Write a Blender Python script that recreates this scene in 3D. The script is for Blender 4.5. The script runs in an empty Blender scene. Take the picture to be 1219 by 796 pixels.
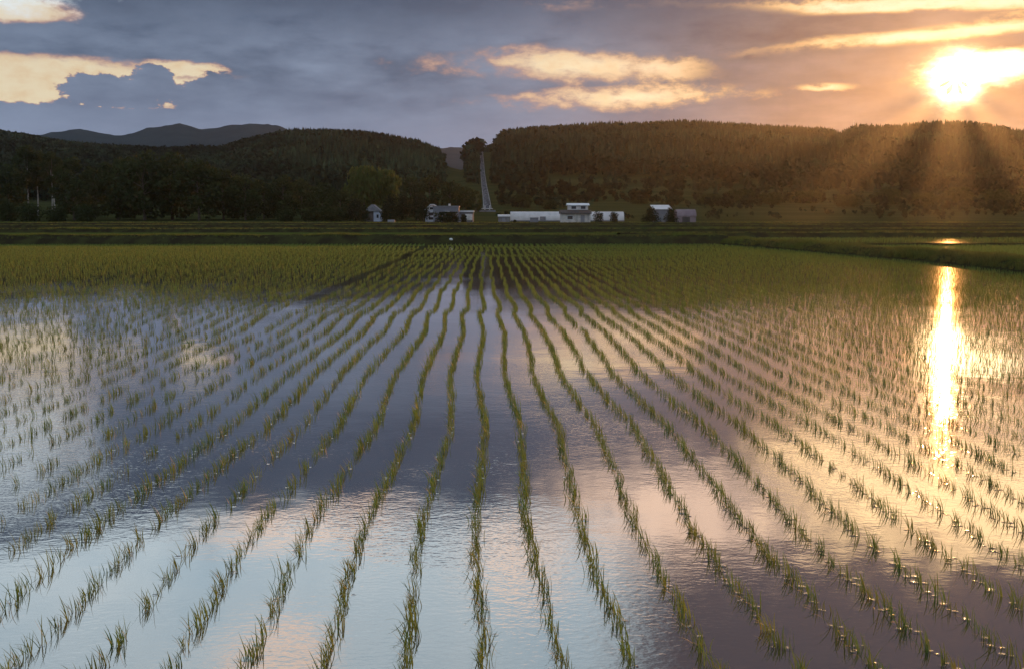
import bpy, bmesh, math, random
import numpy as np
from mathutils import Vector, Matrix, noise as mnoise

# ------------------------------------------------------------------ camera
S = bpy.context.scene
COL = S.collection
R = math.radians
H_CAM, F_PX, PW, PH = 1.93, 1300.0, 1219.0, 796.0
PITCH, YAW = R(6.19), R(1.61)          # down, to the right of the row direction (+Y)

cam_data = bpy.data.cameras.new('camera')
cam = bpy.data.objects.new('camera', cam_data)
COL.objects.link(cam)
cam_data.sensor_width = 36.0
cam_data.lens = 36.0 * F_PX / PW
cam_data.clip_start, cam_data.clip_end = 0.05, 30000
cam.location = (0, 0, H_CAM)
cam.rotation_euler = (R(90) - PITCH, 0, -YAW)
S.camera = cam

_fw = np.array([math.sin(YAW) * math.cos(PITCH), math.cos(YAW) * math.cos(PITCH), -math.sin(PITCH)])
_rt = np.array([math.cos(YAW), -math.sin(YAW), 0.0])
_up = np.cross(_rt, _fw)


def ray(px, py):
    d = _fw * F_PX + _rt * (px - PW / 2) - _up * (py - PH / 2)
    return d / np.linalg.norm(d)


def azel(px, py):
    d = ray(px, py)
    return math.degrees(math.atan2(d[0], d[1])), math.degrees(math.asin(d[2]))


def mirror_azel(px, py):                # the part of the sky a still pond shows there
    a, e = azel(px, py)
    return a, -e


def tan_at(px, py=257):                 # x per metre of forward distance
    d = ray(px, py)
    return d[0] / d[1]


def zat(py, D, px=609):                 # height of a point that far away
    d = ray(px, py)
    return H_CAM + d[2] / d[1] * D


def project(p):
    v = np.asarray(p, float) - np.array([0, 0, H_CAM])
    w = v @ _fw
    return PW / 2 + F_PX * (v @ _rt) / w, PH / 2 - F_PX * (v @ _up) / w, w


# ------------------------------------------------------------------ sun, sky, exposure
SUN_AZ, SUN_EL = azel(1138, 93)
sun_data = bpy.data.lights.new('sun', 'SUN')
sun_data.energy = 3.0
sun_data.angle = R(0.12)
sun_data.color = (1.0, 0.39, 0.10)
sun = bpy.data.objects.new('sun', sun_data)
COL.objects.link(sun)
sd = Vector((math.sin(R(SUN_AZ)) * math.cos(R(SUN_EL)), math.cos(R(SUN_AZ)) * math.cos(R(SUN_EL)), math.sin(R(SUN_EL))))
sun.rotation_euler = sd.to_track_quat('Z', 'Y').to_euler()
sun.location = sd * 300

S.view_settings.view_transform = 'Standard'
S.view_settings.look = 'None'
S.view_settings.exposure = 0.0
S.view_settings.gamma = 1.0
S.view_settings.use_curve_mapping = False
S.render.engine = 'CYCLES'
S.cycles.use_denoising = True
S.cycles.denoiser = 'OPENIMAGEDENOISE'
S.cycles.max_bounces = 5
S.cycles.diffuse_bounces = 2
S.cycles.glossy_bounces = 3
S.cycles.transmission_bounces = 3
S.cycles.volume_bounces = 0
S.cycles.caustics_reflective = False
S.cycles.caustics_refractive = False
S.cycles.sample_clamp_indirect = 6.0


class Nodes:
    """small helper to write node graphs as expressions"""

    def __init__(self, tree):
        self.t = tree
        tree.nodes.clear()

    def new(self, kind, **kw):
        n = self.t.nodes.new(kind)
        for k, v in kw.items():
            setattr(n, k, v)
        return n

    def put(self, sock, v):
        if isinstance(v, bpy.types.NodeSocket):
            self.t.links.new(v, sock)
        elif v is not None:
            sock.default_value = v

    def m(self, op, a, b=None, c=None, clamp=False):
        n = self.new('ShaderNodeMath', operation=op, use_clamp=clamp)
        for i, v in enumerate((a, b, c)):
            if v is not None:
                self.put(n.inputs[i], v)
        return n.outputs[0]

    def add(self, a, b): return self.m('ADD', a, b)
    def sub(self, a, b): return self.m('SUBTRACT', a, b)
    def mul(self, a, b): return self.m('MULTIPLY', a, b)

    def sstep(self, x, a, b):           # 0 at a, 1 at b, smooth
        n = self.new('ShaderNodeMapRange', interpolation_type='SMOOTHSTEP')
        self.put(n.inputs[0], x)
        if a <= b:
            vals = (a, b, 0.0, 1.0)
        else:
            vals = (b, a, 1.0, 0.0)
        for i, v in enumerate(vals):
            n.inputs[i + 1].default_value = v
        return n.outputs[0]

    def mix(self, f, a, b, blend='MIX'):
        n = self.new('ShaderNodeMix', data_type='RGBA', blend_type=blend)
        self.put(n.inputs[0], f)
        for s, v in ((n.inputs[6], a), (n.inputs[7], b)):
            if isinstance(v, tuple) and len(v) == 3:
                v = v + (1.0,)
            self.put(s, v)
        return n.outputs[2]

    def noise(self, vec, scale, detail=4, rough=0.55, sc=(1, 1, 1), loc=(0, 0, 0), out=0, distortion=0.0):
        mp = self.new('ShaderNodeMapping')
        mp.inputs['Scale'].default_value = sc
        mp.inputs['Location'].default_value = loc
        self.put(mp.inputs[0], vec)
        n = self.new('ShaderNodeTexNoise')
        self.put(n.inputs['Vector'], mp.outputs[0])
        n.inputs['Scale'].default_value = scale
        n.inputs['Detail'].default_value = detail
        n.inputs['Roughness'].default_value = rough
        n.inputs['Distortion'].default_value = distortion
        return n.outputs[out]


def srgb(r, g, b):
    f = lambda c: (c / 255 / 12.92) if c < 10 else ((c / 255 + 0.055) / 1.055) ** 2.4
    return (f(r), f(g), f(b))


def build_world():
    w = bpy.data.worlds.new('World')
    S.world = w
    w.use_nodes = True
    N = Nodes(w.node_tree)
    tc = N.new('ShaderNodeTexCoord').outputs['Generated']
    sp = N.new('ShaderNodeSeparateXYZ')
    N.put(sp.inputs[0], tc)
    x, y, z = sp.outputs
    u = N.mul(N.m('ARCTAN2', x, y), 57.2958)
    v = N.mul(N.m('ARCSINE', z), 57.2958)
    cb = N.new('ShaderNodeCombineXYZ')
    N.put(cb.inputs[0], u); N.put(cb.inputs[1], v)
    P = cb.outputs[0]
    sky = N.new('ShaderNodeTexSky', sky_type='NISHITA')
    sky.sun_disc = False
    sky.sun_elevation = R(SUN_EL)
    sky.sun_rotation = R(SUN_AZ)
    nishita = N.mix(1.0, sky.outputs[0], (0.10, 0.10, 0.10), 'MULTIPLY')

    nA = N.sub(N.noise(P, 0.22, 5, 0.55, (1, 3.2, 1), (3.1, 1.7, 0)), 0.5)      # long streaks
    nB = N.sub(N.noise(P, 0.75, 6, 0.62, (1, 1.9, 1), (7.3, 4.1, 0)), 0.5)      # billows
    nC = N.sub(N.noise(P, 0.10, 3, 0.5, (1, 2.6, 1), (11.0, 9.0, 0)), 0.5)      # large masses

    DEG = 57.2958 / F_PX

    def blob(c, rx, ry, ka=1.6, kb=1.6, soft=0.35, tilt=0.0):
        du, dv = N.sub(u, c[0]), N.sub(v, c[1])
        if tilt:
            dv = N.sub(dv, N.mul(du, tilt))
        r = N.m('SQRT', N.add(N.m('POWER', N.mul(du, 1 / (rx * DEG)), 2.0), N.m('POWER', N.mul(dv, 1 / (ry * DEG)), 2.0)))
        r = N.add(r, N.add(N.mul(nA, ka), N.mul(nB, kb)))
        return N.sstep(r, 1.0 + soft, 1.0 - soft)

    def union(ms):
        o = ms[0]
        for k in ms[1:]:
            o = N.m('MAXIMUM', o, k)
        return o

    # angle from the sun
    vd = N.new('ShaderNodeVectorMath', operation='DOT_PRODUCT')
    nv = N.new('ShaderNodeVectorMath', operation='NORMALIZE')
    N.put(nv.inputs[0], tc)
    N.put(vd.inputs[0], nv.outputs[0]); vd.inputs[1].default_value = sd
    ang = N.mul(N.m('ARCCOSINE', N.m('MINIMUM', vd.outputs['Value'], 0.9999999)), 57.2958)
    def glow(w, p=1.0):
        return N.m('EXPONENT', N.mul(N.m('POWER', N.mul(ang, 1 / w), p), -1.0))

    # cloud deck
    t = N.m('ADD', N.add(N.mul(nA, 1.9), N.mul(nB, 0.40)), N.add(N.mul(nC, 1.3), 0.46), clamp=True)
    cool = N.mix(t, srgb(80, 95, 119), srgb(130, 145, 169))
    low = N.sstep(v, 7.5, 3.0)                                   # softer, paler deck near the horizon
    cool = N.mix(N.mul(low, 0.8), cool, srgb(130, 144, 171))
    warm = N.mix(t, srgb(86, 82, 92), srgb(140, 128, 128))
    cloud = N.mix(N.sstep(u, 0.0, 19.0), cool, warm)
    # far above the frame the deck thins out
    high = N.sstep(N.add(v, N.add(N.mul(nC, 3.5), N.mul(nA, 4.0))), 14.3, 16.6)
    bright = N.mix(t, (0.66, 0.86, 1.00), (1.00, 1.12, 1.18))
    bright = N.mix(N.sstep(N.add(u, N.mul(nB, 6.0)), 5.0, 11.0), bright, srgb(102, 96, 107))
    belly = N.mul(N.sstep(N.add(v, N.mul(nA, 5.0)), 8.5, 11.5), N.sstep(u, 16.0, 8.0))
    cloud = N.mix(N.mul(belly, 0.75), cloud, srgb(60, 74, 97))
    high = N.mul(high, N.mul(N.sstep(v, 48.0, 30.0), N.sstep(y, 0.1, 0.6)))
    cloud = N.mix(N.sstep(v, 28.0, 45.0), cloud, srgb(112, 124, 146))
    cloud = N.mix(high, cloud, bright)
    behind = N.sstep(y, 0.35, -0.3)
    cloud = N.mix(behind, cloud, (0.44, 0.52, 0.62))

    # gaps with the clear evening sky behind the deck
    gaps = [blob(azel(55, 101), 208, 27, 0.8, 0.7, 0.25), blob(azel(215, 84), 45, 10, 1.2, 1.6, 0.4),
            blob(azel(10, 11), 58, 13, 1.2, 1.3, 0.45),
            blob(azel(690, 80), 112, 13, 2.6, 2.2, 1.0, -0.04), blob(azel(748, 116), 100, 10, 2.8, 2.4, 1.0, 0.03),
            blob(azel(1130, 4), 250, 7, 2.8, 2.0, 0.8, -0.03), blob(azel(1090, 44), 140, 7, 2.4, 1.6, 0.8, 0.06), blob(azel(1190, 24), 80, 6, 2.4, 1.6, 0.8, 0.05),
            blob(azel(1180, 78), 80, 16, 2.0, 1.8, 0.8, 0.0), blob(azel(978, 103), 26, 4, 2.8, 2.4, 0.6)]
    # lit openings above the frame, known from the water
    upper = union([blob(mirror_azel(615, 665), 62, 30, 2.2, 2.6, 0.7), blob(mirror_azel(800, 610), 120, 46, 2.4, 2.6, 0.8), blob(mirror_azel(330, 780), 60, 26, 2.2, 2.6, 0.7),
                   blob(mirror_azel(370, 625), 110, 16, 2.4, 2.6, 0.7)])
    pale = blob(mirror_azel(0, 545), 85, 42, 2.2, 2.2, 0.6)
    golden = N.mul(N.sstep(N.add(v, N.mul(nA, 3.0)), 10.4, 12.2), union([blob(mirror_azel(1135, 572), 165, 75, 2.0, 2.0, 0.6), blob(mirror_azel(985, 530), 70, 50, 2.4, 2.4, 0.7)]))
    g = union(gaps)
    cumulus = union([blob(azel(150, 112), 62, 20, 0.4, 2.4, 0.10, 0.06), blob(azel(182, 98), 26, 17, 0.3, 2.0, 0.10), blob(azel(105, 108), 30, 16, 0.3, 2.0, 0.1),
                     blob(azel(60, 140), 300, 15, 0.6, 1.6, 0.12), blob(azel(275, 118), 75, 26, 0.4, 1.8, 0.12),
                     blob(azel(1040, 27), 150, 8, 1.6, 1.4, 0.5, -0.02), blob(azel(1180, 52), 80, 6, 1.6, 1.4, 0.5, 0.06), blob(azel(985, 78), 120, 22, 0.8, 1.2, 0.4, 0.03), blob(azel(1215, 106), 50, 8, 0.8, 1.4, 0.3), blob(azel(800, 30), 130, 24, 0.8, 1.2, 0.4)])
    g = N.mul(g, N.sub(1.0, N.mul(cumulus, 0.97)))
    clear = N.mix(0.20, srgb(238, 220, 188), nishita)
    clear = N.mix(N.sstep(ang, 19.0, 8.0), clear, (1.12, 0.92, 0.66))
    clear = N.mix(1.0, clear, N.mix(N.sstep(nB, -0.25, 0.15), srgb(246, 230, 216), (1.0, 1.0, 1.0)), 'MULTIPLY')
    rim = srgb(190, 152, 138)
    rim = N.mix(N.sstep(ang, 22.0, 8.0), rim, (0.95, 0.58, 0.25))
    cloud = N.mix(N.mul(N.sstep(g, 0.0, 0.6), 0.9), cloud, rim)
    col = N.mix(N.sstep(g, 0.3, 1.0), cloud, clear)

    col = N.mix(N.mul(pale, 0.8), col, (0.80, 0.92, 1.0))
    col = N.mix(N.mul(upper, 0.8), col, (1.75, 1.22, 0.90))
    col = N.mix(N.mul(golden, 0.85), col, (2.6, 1.75, 0.90))

    # the sun behind thin cloud
    add = lambda c, f, k: N.mix(f, c, k, 'ADD')
    col = add(col, glow(5.5, 1.0), (0.07, 0.03, 0.005))
    col = add(col, glow(2.1, 1.5), (0.55, 0.26, 0.05))
    ang2 = N.m('ABSOLUTE', N.add(ang, N.mul(nB, 1.3)))
    core = N.m('EXPONENT', N.mul(N.m('POWER', N.mul(ang2, 1 / 0.78), 2.0), -1.0))
    col = add(col, core, (19.0, 13.5, 6.6))
    col = add(col, blob(azel(1168, 82), 48, 13, 1.6, 2.2, 0.7), (2.2, 1.6, 0.8))
    # below the horizon
    col = N.mix(N.sstep(z, 0.0, -0.02), col, (0.03, 0.03, 0.03))
    # scaled up here because the background itself runs at the strength of the sky texture
    col = N.mix(1.0, col, (10.0, 10.0, 10.0), 'MULTIPLY')
    bg = N.new('ShaderNodeBackground')
    N.put(bg.inputs[0], col)
    bg.inputs[1].default_value = 0.10
    out = N.new('ShaderNodeOutputWorld')
    w.node_tree.links.new(bg.outputs[0], out.inputs[0])
    w.cycles.sampling_method = 'MANUAL'
    w.cycles.sample_map_resolution = 1024


build_world()

rng = np.random.default_rng(11)
random.seed(5)


# ------------------------------------------------------------------ materials
def material(name, base, rough=0.8, var=None, scale=3.0, spec=0.2, detail=4, sc=(1, 1, 1), translucent=0.0, tint=False, bump=0.0, metallic=0.0):
    m = bpy.data.materials.new(name)
    m.use_nodes = True
    N = Nodes(m.node_tree)
    tc = N.new('ShaderNodeTexCoord').outputs['Object']
    geo = N.new('ShaderNodeNewGeometry').outputs['Position']
    c = base
    nz = N.noise(geo if not tint == 'object' else tc, scale, detail, 0.6, sc)
    if var is not None:
        c = N.mix(N.sstep(nz, 0.36, 0.64), base, var)
    if name == 'rice_leaf':                              # yellowed and rusty leaf parts
        c = N.mix(N.mul(N.sstep(N.noise(geo, 45.0, 2, 0.5), 0.60, 0.70), 0.55), c, (0.24, 0.13, 0.035))
    if tint is True:
        at = N.new('ShaderNodeAttribute', attribute_name='tint')
        c = N.mix(1.0, c if not isinstance(c, tuple) else c, at.outputs[0], 'MULTIPLY')
    p = N.new('ShaderNodeBsdfPrincipled')
    N.put(p.inputs['Base Color'], c if not isinstance(c, tuple) else c + (1,))
    p.inputs['Roughness'].default_value = rough
    p.inputs['Metallic'].default_value = metallic
    p.inputs['Specular IOR Level'].default_value = spec
    if bump:
        b = N.new('ShaderNodeBump')
        b.inputs['Strength'].default_value = 0.6
        b.inputs['Distance'].default_value = bump
        N.put(b.inputs['Height'], nz)
        N.put(p.inputs['Normal'], b.outputs[0])
    sh = p.outputs[0]
    if translucent:
        tr = N.new('ShaderNodeBsdfTranslucent')
        N.put(tr.inputs[0], c if not isinstance(c, tuple) else c + (1,))
        mx = N.new('ShaderNodeMixShader')
        mx.inputs[0].default_value = translucent
        N.put(mx.inputs[1], sh); N.put(mx.inputs[2], tr.outputs[0])
        sh = mx.outputs[0]
    o = N.new('ShaderNodeOutputMaterial')
    N.put(o.inputs[0], sh)
    return m


def water_material(name, rip=1.0):
    m = bpy.data.materials.new(name)
    m.use_nodes = True
    N = Nodes(m.node_tree)
    P = N.new('ShaderNodeNewGeometry').outputs['Position']
    calm = N.sstep(N.noise(P, 0.35, 3, 0.5, (1, 0.8, 1)), 0.38, 0.62)
    a = N.noise(P, 30.0, 2, 0.5, (0.65, 1.0, 1))
    b = N.noise(P, 9.0, 3, 0.55, (0.7, 1.0, 1))
    c = N.noise(P, 1.6, 2, 0.5)
    h = N.add(N.mul(N.mul(a, 0.00055), N.add(N.mul(calm, 1.1), 0.15)), N.add(N.mul(N.mul(b, 0.0007), N.add(N.mul(calm, 0.9), 0.25)), N.mul(c, 0.0012)))
    sp = N.new('ShaderNodeSeparateXYZ'); N.put(sp.inputs[0], P)
    h = N.mul(h, N.add(0.55, N.mul(N.sstep(sp.outputs[1], 30.0, 6.0), 1.35)))       # sheltered, calmer water where the rice stands denser
    bp = N.new('ShaderNodeBump')
    bp.inputs['Strength'].default_value = 1.0
    bp.inputs['Distance'].default_value = rip
    N.put(bp.inputs['Height'], h)
    lw = N.new('ShaderNodeLayerWeight')
    N.put(lw.inputs['Normal'], bp.outputs[0])
    lw.inputs['Blend'].default_value = 0.5
    fac = N.add(N.mul(N.m('POWER', lw.outputs['Facing'], 2.25), 0.85), 0.13)
    gl = N.new('ShaderNodeBsdfGlossy')
    gl.inputs['Color'].default_value = (0.97, 0.97, 0.97, 1)
    gl.inputs['Roughness'].default_value = 0.045
    N.put(gl.inputs['Normal'], bp.outputs[0])
    df = N.new('ShaderNodeBsdfDiffuse')
    N.put(df.inputs[0], N.mix(N.noise(P, 2.0, 4), (0.030, 0.026, 0.020), (0.050, 0.043, 0.032)))
    mx = N.new('ShaderNodeMixShader')
    N.put(mx.inputs[0], fac); N.put(mx.inputs[1], df.outputs[0]); N.put(mx.inputs[2], gl.outputs[0])
    o = N.new('ShaderNodeOutputMaterial')
    N.put(o.inputs[0], mx.outputs[0])
    return m


M_WATER = water_material('paddy_water')
M_RICE = material('rice_leaf', (0.220, 0.270, 0.052), 0.5, (0.155, 0.225, 0.048), 1.5, 0.4, translucent=0.5, tint=True)
M_GRASS = material('bank_grass', (0.130, 0.160, 0.036), 0.7, (0.165, 0.155, 0.048), 0.4, 0.2, translucent=0.4, tint=True)
M_SOIL = material('bank_soil', (0.036, 0.030, 0.017), 0.95, (0.056, 0.056, 0.022), 0.9, 0.0, bump=0.08)
M_GROUND = material('meadow', (0.060, 0.082, 0.026), 0.95, (0.092, 0.104, 0.034), 0.05, 0.0, 6, (1, 3.0, 1))
M_FARRICE = material('distant_rice', (0.060, 0.085, 0.020), 0.9, (0.085, 0.105, 0.028), 0.12, 0.0, 5, (0.4, 2.5, 1))
M_HILL = material('hill_ground', (0.036, 0.044, 0.016), 0.95, (0.058, 0.062, 0.024), 0.02, 0.0, 6, (0.5, 2.4, 1))
M_MOUNT = material('mountain_haze_tint', (0.016, 0.042, 0.060), 1.0, (0.024, 0.052, 0.068), 0.024, 0.0, 8)  # forest colour with the blue of distance haze mixed in
M_CONIFER = material('conifer_needles', (0.018, 0.027, 0.016), 1.0, (0.030, 0.039, 0.020), 0.06, 0.0, tint=True)
M_LEAF = material('dark_leaves', (0.030, 0.044, 0.015), 0.8, (0.052, 0.064, 0.022), 0.35, 0.08, translucent=0.3)
M_LEAFD = material('evergreen_leaves', (0.020, 0.028, 0.012), 0.8, (0.032, 0.040, 0.016), 0.35, 0.12, translucent=0.15)
M_LEAFL = material('willow_leaves', (0.075, 0.100, 0.026), 0.75, (0.105, 0.120, 0.035), 0.35, 0.15, translucent=0.35)
M_BARK = material('bark', (0.075, 0.060, 0.045), 0.9, (0.11, 0.09, 0.07), 2.0, 0.1)
M_BIRCH = material('birch_bark', (0.50, 0.47, 0.43), 0.8, (0.28, 0.26, 0.24), 1.2, 0.1)
M_ROAD = material('worn_asphalt', (0.045, 0.045, 0.05), 0.9, (0.19, 0.19, 0.205), 0.8, 0.0, 6, (1.0, 0.22, 1))
M_LINE = material('road_paint', (0.75, 0.75, 0.74), 0.6, (0.55, 0.55, 0.54), 0.5)
M_WHITE = material('white_paint', (0.66, 0.63, 0.62), 0.6, (0.50, 0.47, 0.46), 0.8)
M_PLASTIC = material('greenhouse_film', (0.66, 0.63, 0.63), 0.5, (0.52, 0.50, 0.50), 0.35, 0.4, 5, (1, 0.5, 1))
M_PALEBLUE = material('pale_blue_siding', (0.40, 0.45, 0.56), 0.7, (0.33, 0.37, 0.47), 0.7)
M_GREY = material('grey_siding', (0.20, 0.205, 0.24), 0.7, (0.16, 0.165, 0.20), 0.5)
M_ROOFG = material('grey_roof', (0.24, 0.24, 0.26), 0.6, (0.17, 0.17, 0.19), 0.8)
M_ROOFD = material('dark_roof', (0.07, 0.06, 0.06), 0.7, (0.10, 0.085, 0.08), 0.8)
M_ROOFW = material('pale_metal_roof', (0.74, 0.74, 0.77), 0.4, (0.62, 0.62, 0.66), 0.5, 0.5)
M_MAUVE = material('weathered_red_steel', (0.20, 0.14, 0.16), 0.6, (0.27, 0.21, 0.23), 0.5, 0.4)
M_GLASS = material('dark_window', (0.03, 0.032, 0.04), 0.15, None, spec=0.5)
M_TRIM = material('window_trim', (0.6, 0.6, 0.62), 0.6)
M_DOOR = material('grey_door', (0.25, 0.26, 0.30), 0.6)
M_BAG = material('white_sack', (0.82, 0.81, 0.78), 0.6, (0.70, 0.69, 0.66), 9.0, bump=0.01)


# ------------------------------------------------------------------ builders
def link(name, me, mat=None, parent=None):
    o = bpy.data.objects.new(name, me)
    COL.objects.link(o)
    if mat is not None and not me.materials:
        me.materials.append(mat)
    if parent is not None:
        o.parent = parent
    return o


def tag(o, label=None, cat=None, group=None, kind=None):
    for k, v in (('label', label), ('category', cat), ('group', group), ('kind', kind)):
        if v:
            o[k] = v
    return o


def thing(name, label, cat, loc=(0, 0, 0), rz=0.0, group=None):
    e = bpy.data.objects.new(name, None)
    COL.objects.link(e)
    e.empty_display_size = 0.3
    e.location = loc
    e.rotation_euler = (0, 0, rz)
    return tag(e, label, cat, group)


def mesh_np(name, V, F, tint=None, smooth=False):
    """V (n,3), F (m,k) all faces of one size"""
    V = np.ascontiguousarray(V, np.float32); F = np.ascontiguousarray(F, np.int32)
    me = bpy.data.meshes.new(name)
    k = F.shape[1]
    me.vertices.add(len(V)); me.vertices.foreach_set('co', V.ravel())
    me.loops.add(F.size); me.loops.foreach_set('vertex_index', F.ravel())
    me.polygons.add(len(F)); me.polygons.foreach_set('loop_start', np.arange(0, F.size, k, dtype=np.int32))
    if smooth:
        me.polygons.foreach_set('use_smooth', np.ones(len(F), bool))
    if tint is not None:
        at = me.color_attributes.new('tint', 'FLOAT_COLOR', 'POINT')
        at.data.foreach_set('color', np.ascontiguousarray(tint, np.float32).ravel())
    me.update(calc_edges=True)
    return me


def scatter(name, variants, pos, mat, scale=(0.85, 1.2), which=None, tilt=0.0, spread=0.14, hue=None, zrot=None, kind='stuff', fixed_scale=None, brx=None):
    """one mesh holding a copy of a variant at each position"""
    n = len(pos)
    which = rng.integers(0, len(variants), n) if which is None else which
    rot = rng.uniform(0, 2 * np.pi, n) if zrot is None else zrot
    sc = rng.uniform(*scale, n) if fixed_scale is None else fixed_scale
    br = np.clip(rng.normal(1.0, spread, n), 0.5, 1.6)
    if brx is not None:
        br = br * brx
    Vs, Fs, Ts, off = [], [], [], 0
    for k, (v, f) in enumerate(variants):
        idx = np.nonzero(which == k)[0]
        if not len(idx):
            continue
        c, s_ = np.cos(rot[idx])[:, None], np.sin(rot[idx])[:, None]
        X = (v[None, :, 0] * c - v[None, :, 1] * s_) * sc[idx][:, None] + pos[idx, 0:1]
        Y = (v[None, :, 0] * s_ + v[None, :, 1] * c) * sc[idx][:, None] + pos[idx, 1:2]
        Z = v[None, :, 2] * sc[idx][:, None] + pos[idx, 2:3]
        Vs.append(np.stack([X, Y, Z], -1).reshape(-1, 3))
        Fs.append((f[None] + (off + np.arange(len(idx)) * len(v))[:, None, None]).reshape(-1, f.shape[1]))
        t = np.ones((len(idx), len(v), 4), np.float32)
        t[:, :, :3] *= br[idx][:, None, None]
        if hue is not None:
            h = rng.uniform(0, 1, len(idx))[:, None, None]
            t[:, :, :3] *= (1 - h) * np.array(hue[0]) + h * np.array(hue[1])
        Ts.append(t.reshape(-1, 4))
        off += len(idx) * len(v)
    me = mesh_np(name, np.concatenate(Vs), np.concatenate(Fs), np.concatenate(Ts))
    return tag(link(name, me, mat), kind=kind)


class MB:
    """collects simple solids into one mesh"""

    def __init__(self):
        self.bm = bmesh.new()

    def box(self, x0, x1, y0, y1, z0, z1, bevel=0.0):
        r = bmesh.ops.create_cube(self.bm, size=1.0)
        for v in r['verts']:
            v.co = Vector(((x0 + x1) / 2 + v.co.x * (x1 - x0), (y0 + y1) / 2 + v.co.y * (y1 - y0), (z0 + z1) / 2 + v.co.z * (z1 - z0)))
        if bevel:
            es = list({e for v in r['verts'] for e in v.link_edges})
            bmesh.ops.bevel(self.bm, geom=es, offset=bevel, segments=1, affect='EDGES')
        return self

    def prism(self, poly, y0, y1):       # polygon in x,z pushed along y
        a = [self.bm.verts.new((x, y0, z)) for x, z in poly]
        b = [self.bm.verts.new((x, y1, z)) for x, z in poly]
        self.bm.faces.new(a); self.bm.faces.new(b[::-1])
        n = len(poly)
        for i in range(n):
            self.bm.faces.new((a[i], b[i], b[(i + 1) % n], a[(i + 1) % n]))
        return self

    def prism_x(self, poly, x0, x1):     # polygon in y,z pushed along x
        a = [self.bm.verts.new((x0, y, z)) for y, z in poly]
        b = [self.bm.verts.new((x1, y, z)) for y, z in poly]
        self.bm.faces.new(a); self.bm.faces.new(b[::-1])
        n = len(poly)
        for i in range(n):
            self.bm.faces.new((a[i], b[i], b[(i + 1) % n], a[(i + 1) % n]))
        return self

    def tube(self, pts, radii, n=7):
        rings = []
        for i, p in enumerate(pts):
            p = Vector(p)
            d = (Vector(pts[min(i + 1, len(pts) - 1)]) - Vector(pts[max(i - 1, 0)])).normalized()
            a = d.orthogonal().normalized(); b = d.cross(a)
            rings.append([self.bm.verts.new(p + (a * math.cos(2 * math.pi * j / n) + b * math.sin(2 * math.pi * j / n)) * radii[i]) for j in range(n)])
        for r0, r1 in zip(rings, rings[1:]):
            for j in range(n):
                self.bm.faces.new((r0[j], r0[(j + 1) % n], r1[(j + 1) % n], r1[j]))
        self.bm.faces.new(rings[0][::-1]); self.bm.faces.new(rings[-1])
        return self

    def build(self, name, mat, parent=None, loc=None):
        bmesh.ops.recalc_face_normals(self.bm, faces=self.bm.faces[:])
        me = bpy.data.meshes.new(name)
        self.bm.to_mesh(me); self.bm.free()
        o = link(name, me, mat, parent)
        if loc:
            o.location = loc
        return o


def sheet(name, corners, z, mat):
    me = bpy.data.meshes.new(name)
    me.from_pydata([(x, y, z) for x, y in corners], [], [tuple(range(len(corners)))])
    return tag(link(name, me, mat), kind='structure')


# ------------------------------------------------------------------ the lie of the land
def fbm(x, y, f, octv=4, seed=0.0):
    return mnoise.fractal(Vector((x * f + seed, y * f - seed, seed)), 0.9, 2.1, octv)


RIDGE_D = 1300.0
# outline of the hill ground (tree tops lie about 8 px higher) as seen over the far meadow
RIDGE = [(-900, 170), (-300, 166), (-60, 170), (0, 168), (30, 171), (60, 176), (100, 181), (140, 184), (200, 187), (262, 186), (300, 177), (345, 166), (385, 164),
         (430, 165), (470, 171), (500, 178), (522, 187), (534, 201), (552, 206), (564, 205), (571, 192), (576, 186), (579, 190), (584, 176), (600, 168), (640, 162),
         (700, 158), (800, 157), (900, 161), (985, 164), (1001, 170), (1016, 161), (1060, 162), (1100, 158), (1150, 158), (1219, 167), (1350, 176), (1700, 170), (2200, 175)]
LOWER = [(-900, 236), (0, 233), (180, 236), (345, 226), (470, 228), (540, 222), (576, 221), (640, 224), (800, 222), (1000, 226), (1219, 232), (2200, 236)]
_rt_ = [tan_at(p, 170) for p, _ in RIDGE]; _rz_ = [zat(q, RIDGE_D, p) for p, q in RIDGE]
_lt_ = [tan_at(p, 225) for p, _ in LOWER]; _lz_ = [zat(q, 750.0, p) for p, q in LOWER]
D_EDGE = 335.0
ROADPATH = [(tan_at(px_, 230), D_) for px_, D_ in ((580.0, 430), (579.5, 500), (578.2, 600), (576.6, 700), (575.6, 800), (574.6, 900), (574.4, 1000), (574.0, 1100), (573.6, 1200), (573.3, 1290))]
rt_ = lambda d: float(np.interp(d, [b for _, b in ROADPATH], [a for a, _ in ROADPATH]))
dl = np.linspace(430, 1290, 130)


def road_z(d):
    return zat(float(np.interp(d, [430, 520, 620, 750, 900, 1100, 1290], [250.0, 241, 231, 219, 206, 193, 181.5])), d, 577)





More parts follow.
